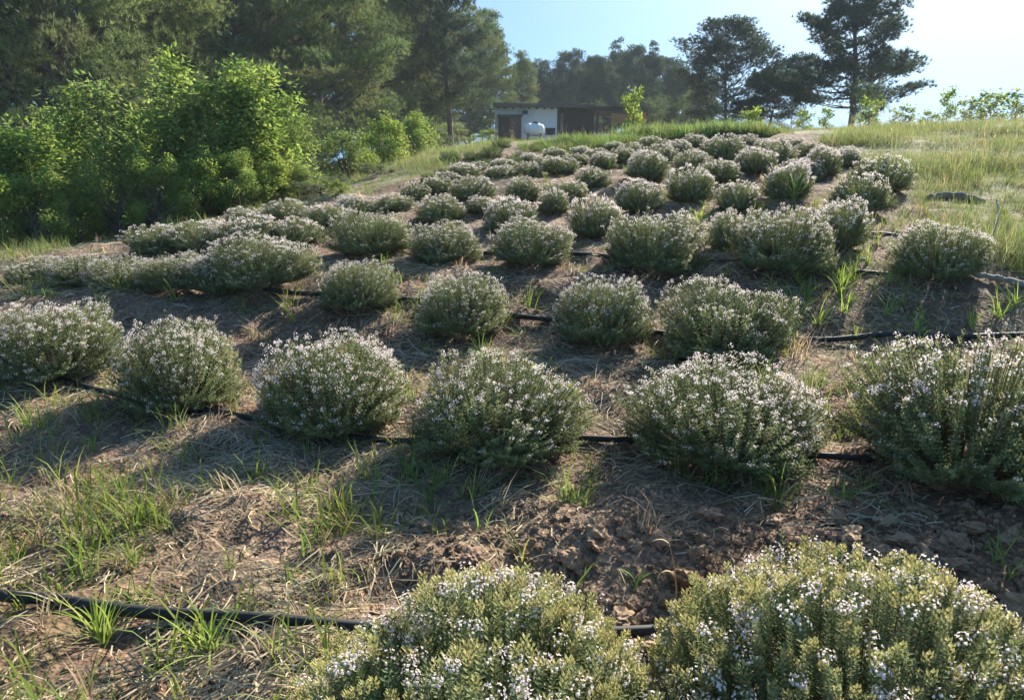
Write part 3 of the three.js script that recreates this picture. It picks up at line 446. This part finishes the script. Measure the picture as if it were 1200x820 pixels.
for (const [x, y, w, h] of [[1030, 229, 78, 38], [938, 214, 58, 27], [963, 209, 50, 33], [992, 196, 36, 23], [908, 191, 52, 28], [884, 208, 56, 29], [848, 191, 52, 27], [843, 218, 54, 27], [872, 174, 38, 16], [924, 174, 42, 15], [812, 203, 46, 23], [757, 215, 52, 32], [773, 194, 48, 21], [793, 183, 44, 16], [815, 171, 38, 13], [834, 180, 32, 15], [707, 197, 38, 19], [730, 191, 36, 18], [694, 219, 48, 22], [655, 206, 52, 20], [612, 235, 50, 25], [556, 239, 64, 25], [512, 229, 42, 20], [585, 213, 42, 16], [618, 209, 38, 18], [640, 197, 34, 16], [563, 251, 42, 19], [462, 251, 50, 23], [415, 253, 54, 24], [487, 236, 38, 20], [545, 211, 46, 14], [675, 194, 36, 14], [740, 183, 38, 14], [765, 172, 36, 12], [700, 185, 32, 13], [720, 177, 30, 12], [590, 198, 34, 13], [560, 203, 34, 12], [525, 217, 36, 14], [620, 188, 32, 12], [650, 184, 32, 12], [680, 180, 30, 12], [895, 180, 34, 14], [950, 183, 34, 16]])
  placeBush('far', x + y, x, y + 1, w * 0.94, h * 1.06, 'small dusty mauve-grey thyme bush in the crowded rows near the crest', 'thyme bushes crowded near the crest');

const herbKind = thyme(231, { ...farBush, stems: 420, bloom: 0, buds: 0, col: [[0.13, 0.20, 0.06], [0.10, 0.16, 0.05], [0.16, 0.22, 0.07]] }); { const f = herbKind.getObjectByName('flowers'); herbKind.remove(f); }
[[527, 190, 30, 11], [548, 200, 28, 10], [566, 194, 28, 10], [584, 199, 28, 10], [600, 193, 26, 10], [556, 187, 26, 9], [576, 184, 30, 13], [536, 209, 26, 9], [520, 205, 24, 9], [588, 176, 26, 10], [612, 184, 24, 9], [503, 214, 24, 9]].forEach(([px, py, w, h], i) => {
  const p = onGround(px, py), o = i ? herbKind.clone() : herbKind, W = w * p.t / F, hh = h * p.t / F * 1.3; o.name = 'green_herb'; o.userData = {}; o.position.set(p.x, H(p.x, p.z) - 0.01, p.z); o.scale.set(W / 2 / R0, hh / H0, W / 2 / R0); o.rotation.y = i * 1.7;
  add(o, 'low green herb plant without flowers on the slope above the thyme', 'herb plant', 'flowerless green herbs on the slope');
});

// ---------------------------------------------------------------- drip pipes
const pipeMat = new THREE.MeshStandardMaterial({ color: 0x1b1b1d, roughness: 0.7 });
function pipe(points, rad, label, lift = 0.4) {
  const raw = points.map(([x, y]) => onGround(x, y)).filter(Boolean), pts = [];
  const c = new THREE.CatmullRomCurve3(raw.map((p) => new THREE.Vector3(p.x, 0, p.z)));
  const n = Math.ceil(c.getLength() / 0.12);
  for (let k = 0; k <= n; k++) { const p = c.getPointAt(k / n); let h = -9; for (const s of [-0.06, 0, 0.06]) h = Math.max(h, H(p.x + s, p.z)); p.y = h + rad * lift; p.z += 0.012 * Math.sin(k * 0.5); pts.push(p); }
  for (let it = 0; it < 3; it++) for (let k = 1; k < pts.length - 1; k++) pts[k].y = Math.max((pts[k - 1].y + pts[k].y * 2 + pts[k + 1].y) / 4, pts[k].y - 0.003);
  const m = new THREE.Mesh(new THREE.TubeGeometry(new THREE.CatmullRomCurve3(pts), pts.length * 3, rad, 12), pipeMat); m.name = 'drip_pipe'; finish(m);
  return add(m, label, 'pipe', 'black drip pipes along the rows');
}
pipe([[-120, 690], [0, 706], [75, 712], [150, 724], [260, 735], [400, 741], [560, 745], [800, 742]], 0.0145, 'black drip pipe half hidden by grass beside the front bushes', 1.1);
pipe([[60, 450], [215, 482], [388, 508], [560, 518], [640, 518], [720, 518], [850, 524], [1000, 538], [1180, 560]], 0.0125, 'black drip pipe passing behind the bases of the second row');
pipe([[310, 345], [420, 350], [490, 352], [600, 369], [655, 378], [770, 392], [960, 402], [1080, 398], [1240, 393]], 0.0145, 'long exposed black drip pipe along the third row');
pipe([[437, 292], [560, 296], [690, 303], [830, 310], [900, 316], [985, 319], [1045, 324]], 0.014, 'black drip pipe showing between bushes of the fourth row');
pipe([[820, 276], [900, 278], [1010, 280], [1060, 280]], 0.014, 'short piece of black drip pipe behind the lone thyme bush');

// ---------------------------------------------------------------- grass, straw, clods
const M4 = new THREE.Matrix4(), Q = new THREE.Quaternion(), QY = new THREE.Quaternion(), UPV = new THREE.Vector3(0, 1, 0);
function scatter(name, geometries, mat, spots, label, category, seed) {      // spots: [x, z, scale, tint, lift]
  const r = rng(seed), lists = geometries.map(() => []);
  for (const s of spots) lists[Math.floor(r() * geometries.length)].push(s);
  const root = new THREE.Group(); root.name = name; root.userData.kind = 'stuff';
  lists.forEach((list, k) => {
    if (!list.length) return;
    const im = new THREE.InstancedMesh(geometries[k], mat, list.length), col = new THREE.Color();
    list.forEach(([x, z, sc, tint, lift = 0], i) => {
      const e = 0.12, n = new THREE.Vector3(H(x - e, z, false) - H(x + e, z, false), 2 * e, H(x, z - e, false) - H(x, z + e, false)).normalize();
      Q.setFromUnitVectors(UPV, n).multiply(QY.setFromAxisAngle(UPV, r() * 6.283));
      M4.compose(new THREE.Vector3(x, H(x, z) + lift, z), Q, new THREE.Vector3(sc, sc * (0.8 + 0.4 * r()), sc)); im.setMatrixAt(i, M4); im.setColorAt(i, col.setRGB(...(tint || [1, 1, 1])));
    });
    im.name = name + '_tufts'; im.userData.kind = 'stuff'; im.castShadow = im.receiveShadow = true; root.add(im);
  });
  return add(root, label, category);
}
const greens = [[0.15, 0.24, 0.04], [0.19, 0.27, 0.05], [0.23, 0.28, 0.07], [0.12, 0.19, 0.04]], straw = [[0.36, 0.30, 0.20], [0.27, 0.22, 0.145], [0.42, 0.36, 0.25], [0.20, 0.16, 0.11]];
function tuftGeo(seed, n, len, wid, spread, palette, leanMax, seg = 3, stalks = 0) { const r = rng(seed), m = new MB(); for (let k = 0; k < n; k++) { const a = r() * 6.283, q = spread * Math.sqrt(r()); m.blade(Math.cos(a) * q, -0.01, Math.sin(a) * q, r() * 6.283, len * (0.45 + 0.7 * r()), wid * (0.7 + 0.6 * r()), r() * leanMax, 0.3 + r() * 1.3, vary(r, palette[Math.floor(r() * palette.length)], 0.2, 0.08), seg); } for (let k = 0; k < stalks; k++) { const a = r() * 6.283, q = spread * Math.sqrt(r()), L = len * (1.5 + r()), az = r() * 6.283, c = vary(r, [0.42, 0.36, 0.2], 0.2, 0.05), ln = 0.1 + 0.25 * r(); m.blade(Math.cos(a) * q, -0.01, Math.sin(a) * q, az, L, 0.0028, ln, 0.3, c, 3); m.blade(Math.cos(a) * q + Math.sin(ln + 0.12) * Math.cos(az) * L * 0.8, L * 0.93, Math.sin(a) * q + Math.sin(ln + 0.12) * Math.sin(az) * L * 0.8, az, 0.06, 0.011, ln + 0.4, 0.4, c, 3); } return m.geometry(); }
const inBush = (x, z, f = 0.75) => bushSpots.some(([a, b, R]) => Math.hypot(x - a, z - b) < R * f);
{
  const r = rng(900), m = new MB();
  for (let k = 0; k < 260000; k++) {                                        // dry stalks lying crisscross on the soil
    const d = 0.9 + 12 * Math.pow(r(), 1.9), x = (r() * 2 - 1) * (0.7 * d + 0.4); if (x < edgeX(d) - 0.5 || x > rightX(d) + 4) continue;
    const n = fbm(x * 1.9, d * 1.9, 77), n2 = vnoise(x * 6, d * 6, 78), bank = sstep(-0.25, 0.15, x) * sstep(1.2, 1.4, d) * (1 - sstep(1.95, 2.3, d)), p = sstep(0.38, 0.62, n * 0.7 + n2 * 0.3) * 0.9 + 0.08;
    if (r() > p * (1 - 0.93 * bank) * (1 - 0.45 * sstep(-0.6, 0, x) * (1 - sstep(2.4, 3, d))) * 0.42) continue;
    const az = 0.5 + (r() + r() + r() - 1.5) * 2.4 + n * 4, L = (0.025 + 0.15 * r() * r()) * (1 + 0.04 * d), w = (0.0005 + 0.0009 * r()) * (1 + 0.13 * d), c = vary(r, straw[Math.floor(r() * 4)], 0.2, 0.04), bend = (r() - 0.5) * 1.1, lift = 0.003 + 0.02 * r() * r();
    const ca = Math.cos(az), sa = Math.sin(az), cb = Math.cos(az + bend), sb = Math.sin(az + bend), x1 = x + ca * L / 2, z1 = -d + sa * L / 2, x2 = x1 + cb * L / 2, z2 = z1 + sb * L / 2, y0 = H(x, -d) + lift, y2 = H(x2, z2) + 0.003 + 0.012 * r(), y1 = Math.max((y0 + y2) / 2, d < 4 ? H(x1, z1) + 0.002 : -9) + 0.003;
    const q = [[x, y0, -d], [x1, y1, z1], [x2, y2, z2]]; let o = null;
    for (const v of d < 5 ? q : [q[0], q[2]]) { const e = [m.v(v[0] - sa * w, v[1] + w * 0.5, v[2] + ca * w, c), m.v(v[0] + sa * w, v[1] - w * 0.5, v[2] - ca * w, c)]; if (o) m.i.push(o[0], o[1], e[1], o[0], e[1], e[0]); o = e; }
  }
  add(finish(stuff(mesh('straw_litter', m, dryMat))), 'dry pale straw lying scattered over the soil between the rows', 'straw');
}
{
  const r = rng(901), spots = [];
  for (let k = 0; k < 8000; k++) {                                          // green tufts: thick at the grassy left and around the rows
    const d = 0.75 + 9 * Math.pow(r(), 1.8), x = (r() * 2 - 1) * (0.72 * d + 0.4); if (x < edgeX(d) - 0.5) continue;
    const left = sstep(-0.15, -0.75, x + 0.0) * (1 - sstep(2.6, 3.6, d)), right = sstep(0.2, 1.2, x - 0.1 * d) * sstep(2.6, 3.4, d), n = fbm(x * 2.3, d * 2.3, 55), p = 0.1 + 0.85 * left * sstep(0.36, 0.6, n) + 0.9 * right * sstep(0.38, 0.55, n) + 0.22 * sstep(0.5, 0.65, n);
    if (r() > p || inBush(x, -d, 0.6)) continue;
    if (x > -0.35 && d < 2.2 && r() < 0.93) continue;
    if (x < -0.2 && d > 1.3 && d < 1.85 && r() < 0.72) continue;
    spots.push([x, -d, 0.6 + 0.7 * r(), (() => { const k = 0.8 + 0.4 * r(), w = r() * 0.3; return [k * (1 + w), k, k * (1 - w * 0.3)]; })()]);
  }
  scatter('green_grass', [1, 2, 3, 4, 5].map((s) => tuftGeo(400 + s, 9 + s * 2, 0.13, 0.0042, 0.035, s === 5 ? straw : greens, 1.0)), grassMat, spots, 'short green grass growing in tufts between the thyme rows', 'grass', 2);
}
{
  const r = rng(902), spots = [];
  for (let k = 0; k < 19000; k++) {                                          // the meadow right of the field, the crest and the slope to the shed
    const d = 4 + 34 * Math.pow(r(), 1.25), x = (r() * 2 - 1) * (0.74 * d) + 0.04 * d, f = fieldness(x, d) + (fbm(x * 1.3, d * 1.3, 61) - 0.5) * 1.3 * (x > 0 ? 1 : 0.3) - (x < 0 && d > 7.2 ? 0.45 : 0); if (f > 0.2 + 0.3 * r() || x < edgeX(d) - (d < 11 ? 0.3 : 3)) continue;
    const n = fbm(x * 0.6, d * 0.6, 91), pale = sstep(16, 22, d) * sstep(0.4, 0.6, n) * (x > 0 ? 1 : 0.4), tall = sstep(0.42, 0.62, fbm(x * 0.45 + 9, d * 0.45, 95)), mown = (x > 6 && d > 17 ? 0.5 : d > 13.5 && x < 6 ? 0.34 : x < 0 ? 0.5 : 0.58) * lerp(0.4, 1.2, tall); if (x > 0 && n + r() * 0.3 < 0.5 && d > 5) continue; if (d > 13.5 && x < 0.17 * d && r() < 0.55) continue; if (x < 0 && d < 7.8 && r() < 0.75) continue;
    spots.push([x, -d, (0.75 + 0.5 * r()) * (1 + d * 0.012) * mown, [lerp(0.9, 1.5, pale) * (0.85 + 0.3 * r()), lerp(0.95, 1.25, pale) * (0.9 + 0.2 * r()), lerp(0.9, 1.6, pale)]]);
  }
  const mead = [[0.22, 0.27, 0.075], [0.27, 0.30, 0.09], [0.18, 0.24, 0.065], [0.40, 0.35, 0.19], [0.29, 0.29, 0.12]];
  scatter('meadow_grass', [1, 2, 3, 4].map((s) => tuftGeo(500 + s, 66, 0.24, 0.005, 0.28, mead, 1.0, 3, s === 4 ? 4 : 0)), grassMat, spots, 'tall yellow-green meadow grass covering the slope beside the field', 'meadow', 3);
}
{
  const r = rng(903), spots = [], line = [[640, 178], [700, 171], [760, 165], [830, 161], [905, 159]].map(([x, y]) => onGround(x, y)).filter(Boolean);
  for (let k = 0; k < 1500; k++) { const t = r() * (line.length - 1), i = Math.floor(t), e = t - i, a = line[i], b = line[Math.min(i + 1, line.length - 1)]; spots.push([lerp(a.x, b.x, e) + (r() - 0.5) * 0.8, lerp(a.z, b.z, e) - r() * 0.9, (0.5 + 0.75 * r()) * (0.35 + 1.15 * vnoise(t * 9, 1, 9)) * lerp(0.5, 1, clamp(t / 2.5, 0, 1)), [0.8 + 0.4 * r(), 0.9 + 0.25 * r(), 0.8 + 0.4 * r()]]); }
  scatter('green_herb_strip', [1, 2, 3].map((s) => tuftGeo(600 + s, 60, 0.22, 0.007, 0.13, [[0.14, 0.22, 0.06], [0.19, 0.26, 0.07], [0.11, 0.17, 0.05], [0.24, 0.27, 0.09]], 0.6, 3)), grassMat, spots, 'dense green grassy herb strip along the crest below the shed', 'herb strip', 4);
}
// soil clods
function clodGeo(seed) {
  const g = new THREE.IcosahedronGeometry(1, 5), p = g.attributes.position, col = [], r = rng(seed), k0 = r() * 9, tone = vary(r, [0.24, 0.155, 0.095], 0.2, 0.05), planes = [];
  for (let k = 0; k < 9; k++) { const a = r() * 6.283, c = r() * 2 - 1, q = Math.sqrt(1 - c * c); planes.push([Math.cos(a) * q, c, Math.sin(a) * q, 0.5 + 0.4 * r()]); }
  for (let k = 0; k < p.count; k++) {
    const x = p.getX(k), y = p.getY(k), z = p.getZ(k); let n = 1.05; for (const [a, b, c, d] of planes) { const t = x * a + y * b + z * c; if (t > 0.05) n = Math.min(n, d / t); }
    const f = vnoise(x * 3.1 + k0, y * 3.1 + z * 2.3 + k0, seed), f2 = vnoise(x * 8.3 + k0, y * 8.1 - z * 7.7, seed + 1); n *= 0.8 + 0.55 * (f - 0.5) + 0.36 * (f2 - 0.5);
    p.setXYZ(k, x * n, y * n * 0.8, z * n); const t = 0.75 + 0.5 * vnoise(x * 11 + k0, y * 11 + z * 9, seed + 3); col.push(tone[0] * t, tone[1] * t, tone[2] * t);
  }
  g.setAttribute('color', new THREE.Float32BufferAttribute(col, 3)); g.computeVertexNormals(); return g;
}
const clods = [1, 2, 3, 4, 5, 6, 7].map((s) => clodGeo(700 + s));
{
  const r = rng(904); let made = 0;
  for (let k = 0; k < 4000 && made < 290; k++) {                            // the larger clods, one object each
    const x = -0.35 + r() * 1.9, d = 1.45 + r() * 0.75 - x * 0.05; if (inBush(x, -d, 0.55)) continue;
    const s = 0.011 + 0.048 * Math.pow(r(), 3), m = new THREE.Mesh(clods[made % 7], clodMat); m.name = 'soil_clod';
    m.position.set(x, H(x, -d) + s * 0.22, -d); m.rotation.set((r() - 0.5) * 1.2, r() * 6, (r() - 0.5) * 1.2); m.scale.set(s * (0.8 + 0.5 * r()), s * (0.55 + 0.35 * r()), s * (0.8 + 0.4 * r())); finish(m); made++;
    add(m, 'brown crumbly soil clod on the bare bank behind the front bushes', 'soil clod', 'clods on the bare bank');
  }
  const spots = [];
  for (let k = 0; k < 4000; k++) { const x = -0.3 + 1.8 * r(), d = 1.3 + 0.95 * r(); spots.push([x, -d, 0.003 + 0.011 * Math.pow(r(), 2.5), (() => { const q = 0.8 + 0.4 * r(); return [q, q, q]; })()]); }
  for (let k = 0; k < 5000; k++) { const d = 1.1 + 8 * Math.pow(r(), 1.6), x = (r() * 2 - 1) * (0.7 * d + 0.3); if (fieldness(x, d) < 0.5) continue; const bank = sstep(-0.4, 0, x) * (1 - sstep(2.1, 2.6, d)); if (r() > 0.35 + 0.65 * bank) continue; spots.push([x, -d, 0.004 + 0.013 * Math.pow(r(), 2) * (1 + 0.06 * d), (() => { const k = 0.85 + 0.4 * r(); return [k, k, k]; })()]); }
  scatter('soil_crumbs', clods.slice(0, 4), clodMat, spots, 'small brown soil crumbs strewn over the tilled ground', 'soil', 5);
}

// ---------------------------------------------------------------- single plants and odds and ends
function clump(px, py, n, len, wid, lean, palette, name, label, category, group, seg = 5) {
  const p = onGround(px, py), r = rng(px * 3 + py), m = new MB();
  for (let k = 0; k < n; k++) { const a = r() * 6.283, q = 0.018 * Math.sqrt(r()); m.blade(Math.cos(a) * q, -0.012, Math.sin(a) * q, r() * 6.283, len * (0.5 + 0.6 * r()), wid * (0.7 + 0.6 * r()), lean * r(), 0.2 + 1.3 * r(), vary(r, palette[Math.floor(r() * palette.length)], 0.15, 0.06), seg); }
  const g = new THREE.Group(); g.name = name; stuff(mesh('blades', m, grassMat, g)); g.position.set(p.x, H(p.x, p.z), p.z); finish(g);
  return add(g, label, category, group);
}
const bright = [[0.24, 0.33, 0.05], [0.28, 0.35, 0.07], [0.20, 0.30, 0.05]], CL = 'single grass clumps';
clump(612, 655, 9, 0.17, 0.004, 0.7, bright.concat(straw), 'grass_clump', 'thin mixed clump of grass just behind the front bush', 'grass clump', CL);
clump(565, 622, 5, 0.16, 0.004, 0.5, bright, 'grass_clump', 'few slender green blades on the dark soil below the second row', 'grass clump', CL);
clump(690, 560, 6, 0.15, 0.006, 0.6, bright, 'grass_clump', 'arching broad blades at the right foot of the white-flowered bush', 'grass clump', CL);
clump(372, 540, 26, 0.13, 0.0035, 1.2, straw, 'dry_grass_clump', 'pale dry grass clump under the white-flecked bush', 'grass clump', CL);
clump(360, 530, 6, 0.2, 0.004, 0.4, bright, 'grass_clump', 'upright green blades in the pale dry clump', 'grass clump', CL);
clump(343, 378, 10, 0.2, 0.006, 0.5, bright, 'grass_clump', 'upright bright grass before the small rounded bush', 'grass clump', CL);
clump(205, 352, 8, 0.18, 0.007, 0.7, bright, 'grass_clump', 'broad-bladed clump before the long low hedge', 'grass clump', CL);
clump(935, 330, 24, 0.34, 0.006, 0.7, bright, 'grass_clump', 'tall bright grass clump between two rounded thyme bushes', 'grass clump', CL);
clump(985, 345, 40, 0.26, 0.006, 1.0, bright, 'grass_clump', 'wide bright grass clump beside the exposed pipe', 'grass clump', CL);
clump(930, 372, 30, 0.26, 0.006, 0.8, bright, 'grass_clump', 'bright grass clump behind the loose wide bush', 'grass clump', CL);
clump(930, 240, 22, 0.4, 0.008, 0.6, bright, 'grass_clump', 'lime grass clump among the middle slope bushes', 'grass clump', CL);
clump(820, 258, 40, 0.22, 0.008, 0.8, [[0.34, 0.40, 0.05], [0.30, 0.38, 0.05]], 'grass_clump', 'vivid lime grass patch in the gap on the middle slope', 'grass clump', CL);
clump(560, 345, 22, 0.22, 0.004, 0.6, straw.concat(bright), 'dry_grass_clump', 'thin dry grass standing behind the compact bush', 'grass clump', CL);
clump(120, 745, 34, 0.17, 0.0045, 0.9, bright, 'grass_clump', 'bright grass clump standing in front of the front drip pipe', 'grass clump', CL);
clump(245, 762, 30, 0.19, 0.005, 0.9, bright, 'grass_clump', 'long-bladed grass clump growing over the front drip pipe', 'grass clump', CL);
clump(30, 500, 12, 0.18, 0.005, 0.6, bright, 'grass_clump', 'tall blades at the grassy end of the second row', 'grass clump', CL);
clump(215, 512, 10, 0.15, 0.004, 0.7, bright.concat(straw), 'grass_clump', 'thin blades in the shade below the dark-based bush', 'grass clump', CL);
for (const [px, py, n] of [[905, 352, 16], [948, 352, 20], [960, 385, 22], [1000, 330, 22], [1018, 312, 20], [1040, 372, 16], [965, 318, 18], [1170, 372, 22], [1140, 385, 14], [1190, 360, 24], [990, 372, 14], [925, 402, 18]]) clump(px, py, n, 0.2, 0.0055, 0.9, bright, 'grass_clump', 'bright green grass clump near the exposed third-row pipe', 'grass clump', 'bright grass near the exposed pipe');
clump(745, 690, 5, 0.1, 0.01, 0.5, bright, 'grass_clump', 'short broad shoot on the cloddy bank', 'grass clump', CL);
{ // the dry bent stalk between the two front bushes
  const p = onGround(790, 712), g = new THREE.Group(), m = new MB(), l = new MB(), c = [0.50, 0.33, 0.18]; g.name = 'dry_grass_stalk';
  m.tube([[0, -0.02, 0], [0.004, 0.06, 0.002], [-0.004, 0.13, 0.0], [-0.02, 0.19, -0.002], [-0.026, 0.235, 0]], (t) => 0.0024 * (1.15 - t), 6, c); mesh('stem', m, dryMat, g, true);
  l.blade(-0.005, 0.1, 0, 2.9, 0.07, 0.005, 0.3, 3.2, [0.55, 0.43, 0.26], 8); mesh('leaf', l, dryMat, g); const l2 = new MB(); l2.blade(-0.018, 0.185, 0, 3.2, 0.06, 0.005, 0.5, 2.2, [0.56, 0.45, 0.28], 7); mesh('leaf', l2, dryMat, g);
  g.position.set(p.x, H(p.x, p.z), p.z); finish(g); add(g, 'dry bent brown grass stalk standing between the two front bushes', 'grass stalk');
}
{ // broad-leaved weed by the third pipe
  const p = onGround(1076, 392), g = new THREE.Group(), st = new MB(), r = rng(77); g.name = 'broad_leaved_weed'; st.tube([[0, -0.02, 0], [0.004, 0.06, 0], [0, 0.15, 0.004]], 0.002, 5, [0.2, 0.28, 0.06]); mesh('stem', st, leafMat, g, true);
  for (let k = 0; k < 11; k++) { const m = new MB(), a = k * 2.4, y = 0.015 + 0.012 * k, L = 0.05 * (1.15 - k * 0.05); m.leaf(0, 0, 0, Math.cos(a) * 0.8, 0.6, Math.sin(a) * 0.8, -Math.sin(a), 0, Math.cos(a), L, L * 0.5, vary(r, [0.30, 0.42, 0.06], 0.1, 0.05)); const q = mesh('leaf', m, leafMat, g); q.position.y = y; }
  g.position.set(p.x, H(p.x, p.z), p.z); finish(g); add(g, 'upright bright green broad-leaved weed beside the exposed pipe', 'weed');
}
function branch(points, rad, c, name, label, category) {
  const m = new MB(), pts = points.map(([px, py, lift]) => { const p = onGround(px, py); return [p.x, H(p.x, p.z) + lift, p.z]; }), o = pts[0], cv = new THREE.CatmullRomCurve3(pts.map((p) => new THREE.Vector3(p[0] - o[0], p[1] - o[1], p[2] - o[2])));
  m.tube(cv.getPoints(16).map((p, k) => [p.x, p.y + 0.004 * Math.sin(k * 2.1), p.z]), (t) => rad * (1.1 - 0.4 * t) * (1 + 0.12 * Math.sin(t * 23)), 7, c); const q = mesh(name, m, barkMat, null, true); q.position.set(...o); finish(q); return add(q, label, category);
}
branch([[1215, 344, 0.02], [1190, 338, 0.03], [1165, 331, 0.03], [1140, 328, 0.02]], 0.02, [0.26, 0.235, 0.2], 'fallen_branch', 'weathered pale grey branch lying beside the lone thyme bush', 'branch');
branch([[1163, 282, 0.0], [1167, 278, 0.12], [1166, 275, 0.18], [1163, 274, 0.22]], 0.008, [0.40, 0.37, 0.31], 'bent_stick', 'pale bent stick standing up in the meadow grass', 'stick');
branch([[1088, 232, -0.01], [1105, 231, 0.02], [1130, 233, 0.02], [1155, 236, -0.01]], 0.04, [0.16, 0.14, 0.11], 'fallen_log', 'dark mossy log half sunk in the meadow grass', 'log');
branch([[818, 160, 0], [818, 159, 0.2], [818, 158, 0.26]], 0.045, [0.66, 0.62, 0.56], 'wooden_stake', 'short pale stake behind the green herb strip', 'stake');
function lump(px, py, sx, sy, sz, c, name, label, category, lift = 0.3) {
  const p = onGround(px, py), g = clods[px % 7].clone(), k = new Float32Array(g.attributes.position.count * 3); for (let i = 0; i < k.length; i += 3) { k[i] = c[0]; k[i + 1] = c[1]; k[i + 2] = c[2]; } g.setAttribute('color', new THREE.BufferAttribute(k, 3));
  const m = new THREE.Mesh(g, clodMat); m.name = name; m.scale.set(sx, sy, sz); m.position.set(p.x, H(p.x, p.z) + sy * lift, p.z); m.rotation.y = px; finish(m); return add(m, label, category);
}
lump(225, 296, 0.07, 0.06, 0.06, [0.56, 0.54, 0.50], 'pale_stone', 'pale rounded stone between the two thyme hedges', 'stone');
lump(262, 292, 0.09, 0.05, 0.06, [0.40, 0.20, 0.12], 'brick_fragment', 'rust-brown lump lying between the two thyme hedges', 'brick fragment');
lump(1010, 308, 0.03, 0.012, 0.025, [0.8, 0.8, 0.78], 'white_pebble', 'small white pebble in the bright grass near the pipe', 'pebble');
lump(465, 606, 0.010, 0.006, 0.008, [0.22, 0.45, 0.66], 'plastic_scrap', 'tiny pale blue plastic scrap on the shaded soil, larger of two', 'scrap');
lump(489, 613, 0.007, 0.005, 0.006, [0.16, 0.34, 0.58], 'plastic_scrap', 'tiny deeper blue plastic scrap on the shaded soil, smaller of two', 'scrap');

scene.fog = new THREE.FogExp2(new THREE.Color().setRGB(0.80, 0.90, 1.0), 0.0008);
renderer.render(scene, camera);
